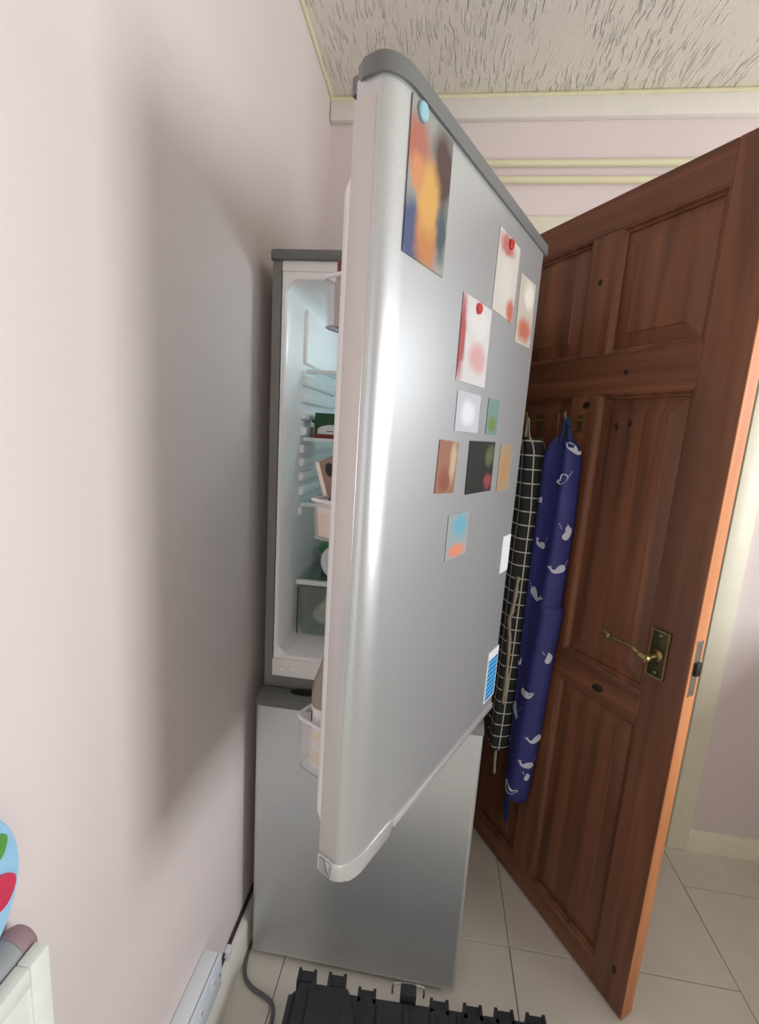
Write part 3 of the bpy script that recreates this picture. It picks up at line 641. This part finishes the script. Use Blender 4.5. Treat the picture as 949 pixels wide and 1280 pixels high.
for (s0, s1) in cols:
    for (z0, z1) in rows:
        def ring(e, y): return [(s0+e, y, z0+e), (s1-e, y, z0+e), (s1-e, y, z1-e), (s0+e, y, z1-e)]
        loft('moulding', [ring(0, -0.001), ring(0.003, -0.0012), ring(0.008, -0.009), ring(0.012, -0.0105), ring(0.012, -0.016), ring(0.0, -0.016)], m_woodv, wd, False, False, True, False)
        # fielded panel: sunk margin, sloping border, raised field
        m_ = 0.045
        loft('panel', [ring(0.0, -0.030), ring(0.011, -0.0145), ring(m_, -0.0075), ring(m_+0.002, -0.005)], m_woodv, wd, True, True, True, False)
box('edge_strip', -0.0012, 0.0012, -WT+0.001, -0.001, WZ, WH, m_woode, wd, 0.0004, 1)
# knots
for (s, z, a, b, tl) in ((0.2, 0.787, 0.017, 0.010, 0.3), (0.262, 1.447, 0.005, 0.010, 0.2), (0.228, 1.455, 0.006, 0.008, 0), (0.255, 1.574, 0.006, 0.007, 0), (0.355, 1.50, 0.012, 0.009, 0.4), (0.365, 1.80, 0.006, 0.008, 0), (0.035, 0.115, 0.006, 0.012, 0)):
    k = lathe('knot', [(1.0, 0), (0.85, 0.0004), (0.5, 0.0006), (0.02, 0.0006)], pmat('knot', srgb(44, 24, 16), 0.5, noise=0.3, nscale=150), wd, 14)
    k.scale = (a, b, 1); k.rotation_euler = (-PI/2, 0, 0); k.location = (s, 0.0001 if not (0.09 < s < 0.322 and 1.44 < z < 1.46) else -0.0049, z)
    k.rotation_euler = (-PI/2, tl, 0)
# handle: plate, rose, lever
ez = 0.948; es = 0.066
plate = box('handle_plate', es-0.021, es+0.021, 0.0, 0.004, ez-0.056, ez+0.056, pmat('dark_brass', srgb(84, 76, 52), 0.42, 0.8, noise=0.3, nscale=160), wd, 0.0015)
boxes('plate_border', [(es-0.021, es-0.017, 0.004, 0.006, ez-0.056, ez+0.056), (es+0.017, es+0.021, 0.004, 0.006, ez-0.056, ez+0.056), (es-0.017, es+0.017, 0.004, 0.006, ez-0.056, ez-0.052), (es-0.017, es+0.017, 0.004, 0.006, ez+0.052, ez+0.056)], m_brass, plate)
for z in (-0.044, 0.044): lathe('screw', [(0.003,0),(0.003,0.0012),(0.001,0.0016)], m_steel, plate, 10, Matrix.Translation((es, 0.004, ez+z)) @ Matrix.Rotation(-PI/2,4,'X'))
lathe('rose', [(0.013,0),(0.013,0.004),(0.009,0.007),(0.007,0.010),(0.0065,0.034),(0.009,0.037),(0.0105,0.042),(0.009,0.048),(0.001,0.049)], m_brass, wd, 18, Matrix.Translation((es, 0.004, ez-0.002)) @ Matrix.Rotation(-PI/2,4,'X'))
lv = tube('lever', [(es, 0.046, ez-0.002), (es+0.014, 0.049, ez+0.001), (es+0.034, 0.050, ez+0.010), (es+0.062, 0.050, ez+0.010), (es+0.088, 0.050, ez+0.009), (es+0.100, 0.049, ez+0.013), (es+0.108, 0.048, ez+0.016)], 0.005, m_brass, wd, 12, 6, [0.0085, 0.0078, 0.0055, 0.0042, 0.0040, 0.0048, 0.0078, 0.0075, 0.002])
# latch plate in the door edge
lat = box('latch_plate', -0.0022, -0.0010, -0.0305, -0.0095, 0.880, 1.008, m_steel, wd, 0.0004, 1)
box('latch_bolt', -0.009, -0.002, -0.028, -0.012, 0.930, 0.960, m_black, lat, 0.001)
for z in (0.890, 0.998): lathe('screw', [(0.0035,0),(0.0035,0.0008),(0.001,0.001)], m_steel, lat, 10, Matrix.Translation((-0.0022, -0.02, z)) @ Matrix.Rotation(-PI/2,4,'Y'))
for z in (0.25, 1.0, 1.75): lathe('hinge', [(0.006,0),(0.006,0.09)], m_brass, wd, 10, Matrix.Translation((WW-0.002, 0.004, z)))
# coat hooks on the door
def hook(s, z, label):
    e = empty('coat_hook'); tag(e, label, 'hook', None, 'coat hooks on the wooden door')
    e.matrix_world = Matrix.Translation(DPOS) @ Matrix.Rotation(DANG, 4, 'Z') @ Matrix.Translation((s, 0.0005, z))
    box('hook_plate', -0.010, 0.010, 0, 0.003, -0.02, 0.025, m_brass, e, 0.001)
    tube('hook_arm', [(0, 0.002, 0.012), (0, 0.03, 0.008), (0, 0.05, 0.006), (0, 0.062, 0.016), (0, 0.064, 0.03)], 0.0035, m_brass, e, 8, 5)
WDM = Matrix.Translation(DPOS) @ Matrix.Rotation(DANG, 4, 'Z')
hook(0.362, 1.45, 'brass hook on the wooden door holding the navy whale apron')
hook(0.500, 1.45, 'brass hook on the wooden door holding the black checked apron')

# ------------------------------------------------ aprons hanging on the door
def sheet(name, prof, zs, mat, parent, ucoord=True, thick=0.0016):
    """prof(t, z) -> (s, n) ; grid with uv in metres"""
    NT = len(prof(None, zs[0]))
    verts = []; uvs = []; faces = []
    for z in zs:
        row = prof(None, z); acc = 0; last = None
        for (s, n) in row:
            if last: acc += math.hypot(s-last[0], n-last[1])
            last = (s, n); verts.append((s, n, z)); uvs.append((acc, z))
    for j in range(len(zs)-1):
        for i in range(NT-1):
            a = j*NT+i; faces.append((a, a+1, a+NT+1, a+NT))
    me = bpy.data.meshes.new(name); me.from_pydata(verts, [], faces); ul = me.uv_layers.new(name='UVMap')
    for p in me.polygons:
        for li in p.loop_indices: ul.data[li].uv = uvs[me.loops[li].vertex_index]
    me.polygons.foreach_set('use_smooth', [True]*len(me.polygons))
    o = new_obj(name, me, mat, parent)
    md = o.modifiers.new('thickness', 'SOLIDIFY'); md.thickness = thick; md.offset = 0
    return o
def arcprof(s0, s1, n0, depth, fold, z, ph, N=48):
    pts = []
    for i in range(N):
        t = i/(N-1); a = PI*t
        s = (s0+s1)/2-(s1-s0)/2*math.copysign(abs(math.cos(a))**0.75, math.cos(a))
        n = n0+depth*max(0, math.sin(a))**0.55
        n += fold*math.sin(t*13+ph+z*1.5)*math.sin(a)
        pts.append((s, n))
    return pts
na = empty('apron'); tag(na, 'navy blue apron printed with white whales hanging on the wooden door', 'apron', None, 'aprons on the wooden door'); na.matrix_world = WDM
def lerp(z, tab):
    for (z0, v0), (z1, v1) in zip(tab, tab[1:]):
        if z0 <= z <= z1: return v0+(v1-v0)*(z-z0)/(z1-z0)
    return tab[0][1] if z < tab[0][0] else tab[-1][1]
SR = [(0.3, 0.369), (0.34, 0.359), (0.6, 0.342), (0.84, 0.333), (0.95, 0.324), (0.955, 0.336), (1.2, 0.33), (1.36, 0.336), (1.395, 0.349), (1.415, 0.374)]
SL = [(0.3, 0.428), (0.34, 0.434), (0.6, 0.436), (0.95, 0.438), (1.36, 0.438), (1.395, 0.43), (1.415, 0.405)]
DP = [(0.30, 0.040), (0.9, 0.045), (0.953, 0.048), (0.957, 0.044), (1.36, 0.045), (1.415, 0.030)]
def navyprof(_, z): return arcprof(lerp(z, SR), lerp(z, SL), 0.012, lerp(z, DP), 0.0065, z*2.2, 0.4)
zs = [0.315+0.02*i for i in range(32)]+[0.951, 0.953, 0.956, 0.96]+[0.98+0.02*i for i in range(20)]+[1.375, 1.385, 1.395, 1.405, 1.412, 1.415]
sheet('apron_cloth', navyprof, zs, m_navy, na)
# scalloped hem: lower front layer
def hemprof(_, z): return [(s, n-0.003) for s, n in arcprof(lerp(z, SR)+0.004, lerp(z, SL)-0.004, 0.012, lerp(z, DP), 0.004, z, 0.9)]
sheet('inner_layer', hemprof, [0.335+0.03*i for i in range(6)], m_navy, na)
tube('seam', [(s, n+0.0012, 0.9535) for s, n in navyprof(None, 0.953)][2:-2:3], 0.0009, pmat('seam_blue', srgb(70,76,140), 0.8), na, 6, 2)
box('apron_tie', 0.408, 0.428, 0.030, 0.0325, 0.205, 0.34, m_navystrap, na, 0.0006)
box('apron_tie', 0.432, 0.4365, 0.016, 0.030, 0.235, 0.40, m_navystrap, na, 0.0006)
tube('neck_strap', [(0.352, 0.045, 1.405), (0.354, 0.050, 1.43), (0.362, 0.056, 1.463), (0.372, 0.050, 1.43), (0.385, 0.045, 1.40)], 0.006, m_navystrap, na, 8, 5)
WH_OUT = [(-1.0,-0.1),(-0.95,0.25),(-0.75,0.5),(-0.4,0.55),(-0.05,0.4),(0.3,0.1),(0.55,0.1),(0.7,0.35),(0.65,0.7),(0.9,0.55),(1.1,0.75),(1.05,0.45),(0.9,0.25),(0.8,-0.15),(0.5,-0.42),(0.1,-0.5),(-0.4,-0.5),(-0.8,-0.4)]
def on_surf(prof, t, z, off):
    row = prof(None, z); L = [0]
    for a, b in zip(row, row[1:]): L.append(L[-1]+math.hypot(b[0]-a[0], b[1]-a[1]))
    t = min(max(t, 0.0005), L[-1]-0.0005)
    for i in range(len(L)-1):
        if L[i] <= t <= L[i+1]:
            k = (t-L[i])/(L[i+1]-L[i]+1e-9); a, b = row[i], row[i+1]
            d = Vector((b[0]-a[0], b[1]-a[1])).normalized(); nx, ny = -d.y, d.x
            return (a[0]+(b[0]-a[0])*k+nx*off, a[1]+(b[1]-a[1])*k+ny*off, z)
def whale(s, z, size, ang, flip):
    row = navyprof(None, z); L = 0; t0 = None; last = row[0]; best = 9
    for (a, b) in row:
        L += math.hypot(a-last[0], b-last[1]); last = (a, b)
        if b > 0.03 and abs(a-s) < best: best = abs(a-s); t0 = L
    bm = bmesh.new(); vs = []; ca, sa = math.cos(ang), math.sin(ang)
    for (x, y) in WH_OUT:
        x = x*flip*size*1.3; y = y*size*1.3
        vs.append(bm.verts.new(on_surf(navyprof, t0-(x*ca-y*sa), z+x*sa+y*ca, 0.0030)))
    f = bm.faces.new(vs); bmesh.ops.triangulate(bm, faces=[f])
    finish(bm, 'whale_print', m_whale, na)
    for q in range(3):                                  # water spout dots
        bm = bmesh.new(); c = (t0+flip*size*(1.2+0.2*q), z+size*(0.9+0.35*q)); vs = []
        for k in range(8): vs.append(bm.verts.new(on_surf(navyprof, c[0]+0.0016*math.cos(k*PI/4), c[1]+0.0016*math.sin(k*PI/4), 0.0016)))
        bm.faces.new(vs); finish(bm, 'water_drop_print', m_whale, na)
for (s, z, sz, ang, fl_) in ((0.338,1.385,0.017,-0.6,1), (0.352,1.305,0.014,0.9,-1), (0.318,1.165,0.015,1.2,1), (0.339,1.064,0.016,0.3,-1), (0.392,0.975,0.020,-0.5,1), (0.425,1.23,0.016,0.4,1), (0.40,1.12,0.014,-0.3,-1),
                        (0.315,0.805,0.012,1.2,1), (0.374,0.680,0.017,0.0,1), (0.413,0.598,0.019,-0.7,-1), (0.437,0.482,0.012,1.0,1), (0.346,0.545,0.017,0.5,-1), (0.359,0.456,0.016,0.1,-1), (0.340,0.415,0.009,1.2,1), (0.400,0.352,0.020,-0.35,1), (0.43,0.75,0.014,0.4,1)):
    whale(s, z, sz, ang, fl_)
# black windowpane-check apron
ca_ = empty('apron'); tag(ca_, 'black apron with a white grid check hanging beside the navy one', 'apron', None, 'aprons on the wooden door'); ca_.matrix_world = WDM
CR = [(0.43, 0.458), (0.6, 0.452), (0.75, 0.446), (0.95, 0.444), (1.2, 0.444), (1.38, 0.462), (1.41, 0.485)]
CL = [(0.43, 0.52), (0.6, 0.535), (0.8, 0.555), (1.05, 0.58), (1.38, 0.565), (1.41, 0.525)]
def chkprof(_, z): return arcprof(lerp(z, CR), lerp(z, CL), 0.012, 0.052, 0.006, z, 2.1)
sheet('apron_cloth', chkprof, [0.43+0.02*i for i in range(49)]+[1.405, 1.41], m_check, ca_)
def ribbon(name, pts, w, mat, parent):
    P = smooth_path(pts, 6); bm = bmesh.new(); prev = None
    for i, p in enumerate(P):
        d = (P[min(i+1, len(P)-1)]-P[max(i-1, 0)]).normalized(); a = d.cross(Vector((0,1,0))).normalized()
        tw = 0.5+0.5*abs(math.cos(i*0.5))
        cur = [bm.verts.new(p-a*w*tw/2), bm.verts.new(p+a*w*tw/2+Vector((0,0.002,0)))]
        if prev: bm.faces.new((prev[0], prev[1], cur[1], cur[0]))
        prev = cur
    o = finish(bm, name, mat, parent, True); md = o.modifiers.new('thickness', 'SOLIDIFY'); md.thickness = 0.0014
    return o
ribbon('waist_tie', [(0.452, 0.068, 1.01), (0.448, 0.074, 0.96), (0.452, 0.075, 0.91), (0.462, 0.073, 0.87), (0.456, 0.070, 0.82), (0.453, 0.066, 0.70), (0.456, 0.065, 0.60)], 0.016, m_beige, ca_)
ribbon('waist_tie', [(0.470, 0.052, 0.45), (0.472, 0.053, 0.40), (0.468, 0.053, 0.36), (0.470, 0.052, 0.345)], 0.011, m_beige, ca_)
ribbon('neck_strap', [(0.485, 0.052, 1.39), (0.495, 0.060, 1.46), (0.505, 0.052, 1.40)], 0.014, m_beige, ca_)

# ================================================================== LEFT FOREGROUND
# plug socket on the left wall above the skirting
so = tag(empty('wall_socket', (XL, 0.68, 0.23)), 'white double wall socket above the skirting at left', 'socket')
box('back_box', 0.0002, 0.034, -0.072, 0.072, -0.043, 0.043, m_wplas, so, 0.003)
box('face_plate', 0.034, 0.042, -0.073, 0.073, -0.044, 0.044, pmat('socket_face', srgb(222, 232, 242), 0.3), so, 0.004)
for y in (-0.02, 0.03):
    sw = box('switch', 0.0415, 0.0455, y-0.006, y+0.006, 0.008, 0.028, m_wplas, so, 0.0015)
    box('red_marker', 0.0454, 0.0460, y-0.003, y+0.003, 0.021, 0.026, pmat('marker_red', srgb(206, 40, 70), 0.4), sw)
lathe('screw', [(0.0035,0),(0.0035,0.0008),(0.001,0.001)], m_steel, so, 10, Matrix.Translation((0.042, 0.060, 0.0)) @ Matrix.Rotation(PI/2,4,'Y'))
lathe('knockout', [(0.008,0),(0.008,0.0006),(0.0072,0.0008),(0.001,0.0006)], m_wplas, so, 20, Matrix.Translation((0.018, -0.01, 0.043)))
pg = tag(empty('plug', (XL+0.0425, 0.628, 0.205)), 'pale blue-grey plug in the wall socket at the bottom edge', 'plug')
box('plug_body', 0, 0.026, -0.024, 0.024, -0.016, 0.026, pmat('plug_blue', srgb(196, 208, 222), 0.35), pg, 0.006, 3)
# cables running along the skirting top, clip
for i, (z, x) in enumerate(((0.136, XL+0.003), (0.120, XL+0.003))):
    c = tube('wall_cable', [(x, 0.80, z-0.01), (x, 0.84, z), (x, 1.0, z+0.001), (x, 1.25, z), (x, YB-0.02, z)], 0.0022, m_darkcab, None, 8, 4)
    tag(c, ['upper', 'lower'][i]+' thin dark cable running along the skirting behind the fridge', 'cable', None, 'thin cables above the skirting')
cl = tag(box('cable_clip', XL+0.0005, XL+0.014, 0.842, 0.862, 0.114, 0.140, m_wplas, None, 0.003), 'small white clip holding two dark cables on the skirting', 'clip')
pc = tube('power_cable', [(-0.398, 1.06, 0.006), (-0.394, 0.985, 0.006), (-0.388, 0.925, 0.006), (-0.374, 0.889, 0.006), (-0.346, 0.870, 0.006), (-0.313, 0.860, 0.006), (-0.291, 0.850, 0.006), (-0.280, 0.833, 0.006), (-0.277, 0.80, 0.006), (-0.285, 0.70, 0.006), (-0.33, 0.60, 0.006)], 0.0050, m_greycab, None, 10, 6)
tag(pc, 'grey power cable curling over the floor tiles from under the fridge', 'cable')
# white board by the left wall, grey tube behind it
BX0, BX1, BYE, BZT = -0.372, -0.356, 0.340, 0.853
wb = tag(empty('white_board', (BX0, -0.05, 0)), 'white framed board standing parallel to the left wall, bottom left corner', 'board')
def wbb(nm, x0, x1, y0, y1, z0, z1, bev=0.002):
    o = box(nm, x0-BX0, x1-BX0, y0+0.05, y1+0.05, z0, z1, pmat('board_white', srgb(236, 240, 232), 0.45), wb, bev); return o
wbb('board_panel', BX0+0.003, BX1-0.0025, -0.40, BYE-0.02, 0.02, BZT-0.02)
wbb('board_stile', BX0, BX1, BYE-0.022, BYE, 0.0, BZT); wbb('board_stile', BX0, BX1, -0.42, -0.398, 0.0, BZT)
wbb('board_rail', BX0, BX1, -0.398, BYE-0.022, BZT-0.022, BZT); wbb('board_rail', BX0, BX1, -0.398, BYE-0.022, 0.0, 0.022)
gt = tag(empty('grey_tube', ((XL+BX0)/2, BYE-0.012, BZT-0.008)), 'grey tube with a mauve end cap lying between white board and wall', 'tube')
rT = (BX0-XL)/2-0.0005
lathe('tube_body', [(rT, 0.0), (rT, 0.55)], pmat('tube_grey', srgb(150, 154, 156), 0.4), gt, 28, Matrix.Rotation(PI/2, 4, 'X'))
lathe('tube_cap', [(rT-0.003, -0.018), (rT-0.0005, -0.014), (rT, -0.002), (rT, 0.0005)], pmat('tube_cap', srgb(156, 130, 134), 0.45), gt, 28, Matrix.Rotation(PI/2, 4, 'X'))
# round decorated plate on the wall
pt_ = tag(empty('wall_plate', (XL, 0.247, 0.935)), 'round light blue plate painted with green and red shapes on the left wall', 'plate')
RY = Matrix.Rotation(PI/2, 4, 'Y')
lathe('plate_disc', [(0.09, 0.0006), (0.108, 0.006), (0.110, 0.009), (0.108, 0.011), (0.09, 0.008), (0.001, 0.007)], pmat('plate_blue', srgb(160, 208, 240), 0.35, noise=0.08, nscale=40), pt_, 48, RY)
def blob(nm, cy, cz, ry, rz, n, c, ph, amp=0.18, t=0.0006):
    poly = [(cy+ry*(1+amp*math.sin(3*a+ph))*math.cos(a), cz+rz*(1+amp*math.cos(2*a+ph))*math.sin(a)) for a in [2*PI*i/n for i in range(n)]]
    return prism(nm, poly, 0.0085, 0.0120, c, pt_, 'yz')
m_pg = pmat('plate_green', srgb(96, 160, 72), 0.4); m_pr = pmat('plate_red', srgb(214, 62, 92), 0.4)
blob('green_leaf', 0.084, 0.030, 0.013, 0.016, 32, m_pg, 0.3, 0.10); blob('green_leaf', 0.066, 0.066, 0.018, 0.015, 32, m_pg, 1.2, 0.10)
blob('red_patch', 0.084, -0.022, 0.018, 0.020, 32, m_pr, 1.0, 0.06); blob('red_patch', 0.02, -0.05, 0.03, 0.02, 32, m_pr, 0.2, 0.08); blob('green_leaf', 0.0, 0.03, 0.03, 0.02, 32, m_pg, 0.9, 0.1)

# ================================================================== BLACK TOOL CASE
tc_ = tag(empty('tool_case', (-0.236, 0.820, 0), math.radians(2.6)), 'black plastic tool case lying on the floor in front of the fridge', 'tool case')
LN, DP_ = 0.62, 0.34
def cb(nm, x0, x1, y0, y1, z0, z1, bev=0.004, mat=None, par=None, seg=2): return box(nm, x0, x1, y0, y1, z0, z1, mat or m_blackpl, par or tc_, bev, seg)
def case_loop(e, z): return [(a, b, z) for a, b in [(0.020+e, -e), (LN-0.020-e, -e), (LN-e, -0.020-e), (LN-e, -DP_+0.02+e), (LN-0.02-e, -DP_+e), (0.02+e, -DP_+e), (e, -DP_+0.02+e), (e, -0.020-e)]]
loft('case_base', [case_loop(0.012, 0), case_loop(0.004, 0.02), case_loop(0.0, 0.078)], m_blackpl, tc_, True, True, True, False)
cb('rim', -0.004, LN+0.004, -DP_-0.004, 0.004, 0.078, 0.088, 0.003)
lid = loft('case_lid', [case_loop(0.0, 0.088), case_loop(0.004, 0.124), case_loop(0.012, 0.134)], m_blackpl, tc_, True, True, True, False)
# raised end block with a sunk trapezoid, ribs, hinge lugs
loft('raised_block', [[(0.020,-0.014,0.1335),(0.145,-0.014,0.1335),(0.165,-0.06,0.1335),(0.165,-0.30,0.1335),(0.02,-0.30,0.1335)], [(0.028,-0.020,0.164),(0.136,-0.020,0.164),(0.156,-0.064,0.164),(0.156,-0.294,0.164),(0.028,-0.294,0.164)]], m_blackpl, lid, True, True, True, False)
loft('raised_plate', [[(0.050,-0.030,0.1635),(0.092,-0.030,0.1635),(0.104,-0.052,0.1635),(0.126,-0.052,0.1635),(0.126,-0.20,0.1635),(0.050,-0.20,0.1635)], [(0.053,-0.033,0.168),(0.090,-0.033,0.168),(0.102,-0.055,0.168),(0.123,-0.055,0.168),(0.123,-0.197,0.168),(0.053,-0.197,0.168)]], m_blackpl, lid, True, True, True, False)
for x in (0.21, 0.27, 0.33, 0.39, 0.45, 0.51): cb('lid_rib', x-0.007, x+0.007, -0.30, -0.02, 0.132, 0.140, 0.003, None, lid)
for x in (0.040, 0.110, 0.180, 0.345, 0.420, 0.490, 0.560):
    zt = 0.163 if x < 0.15 else 0.134
    bm = bmesh.new(); add_box(bm, x-0.016, x+0.016, -0.016, 0.005, 0.092, zt-0.003); add_box(bm, x-0.021, x-0.014, -0.020, 0.008, 0.095, zt); add_box(bm, x+0.014, x+0.021, -0.020, 0.008, 0.095, zt)
    finish(bm, 'hinge_lug', m_blackpl, tc_)
cb('latch', 0.256, 0.292, -0.006, 0.016, 0.070, 0.150, 0.003)
tube('latch_wire', [(0.238, 0.014, 0.120), (0.238, 0.016, 0.138), (0.246, 0.019, 0.145), (0.302, 0.019, 0.145), (0.310, 0.016, 0.138), (0.310, 0.014, 0.120)], 0.0022, m_steel, tc_, 8, 4)
tube('carry_handle', [(0.22, -DP_, 0.082), (0.22, -DP_-0.03, 0.082), (0.25, -DP_-0.045, 0.082), (0.37, -DP_-0.045, 0.082), (0.40, -DP_-0.03, 0.082), (0.40, -DP_, 0.082)], 0.009, m_blackpl, tc_, 10, 4)

# ================================================================== WORKTOP under the window (right of the frame)
kc = tag(empty('kitchen_counter', (1.58, 0, 0)), 'run of white base units with a pale worktop under the window', 'counter')
m_unit = pmat('unit_white', srgb(226, 222, 214), 0.4)
def kb(nm, x0, x1, y0, y1, z0, z1, mat, par=None, bev=0.002): return box(nm, x0-1.58, x1-1.58, y0, y1, z0, z1, mat, par or kc, bev)
kb('worktop', 1.255, XR-0.001, YF+0.02, YB-0.001, 0.862, 0.900, pmat('worktop', srgb(176, 158, 136), 0.35, noise=0.12, nscale=50))
kb('plinth', 1.34, XR-0.02, YF+0.03, YB-0.02, 0.0, 0.10, m_unit)
kb('carcass', 1.30, XR-0.002, YF+0.03, YB-0.002, 0.10, 0.862, m_unit)
for k in range(5):
    y0 = YF+0.04+k*0.62
    d = kb('unit_door', 1.282, 1.30, y0, y0+0.60, 0.115, 0.850, m_unit)
    tube('unit_handle', [(1.28-1.58, y0+0.25, 0.80), (1.262-1.58, y0+0.26, 0.80), (1.262-1.58, y0+0.37, 0.80), (1.28-1.58, y0+0.38, 0.80)], 0.004, m_steel, d, 8, 2)
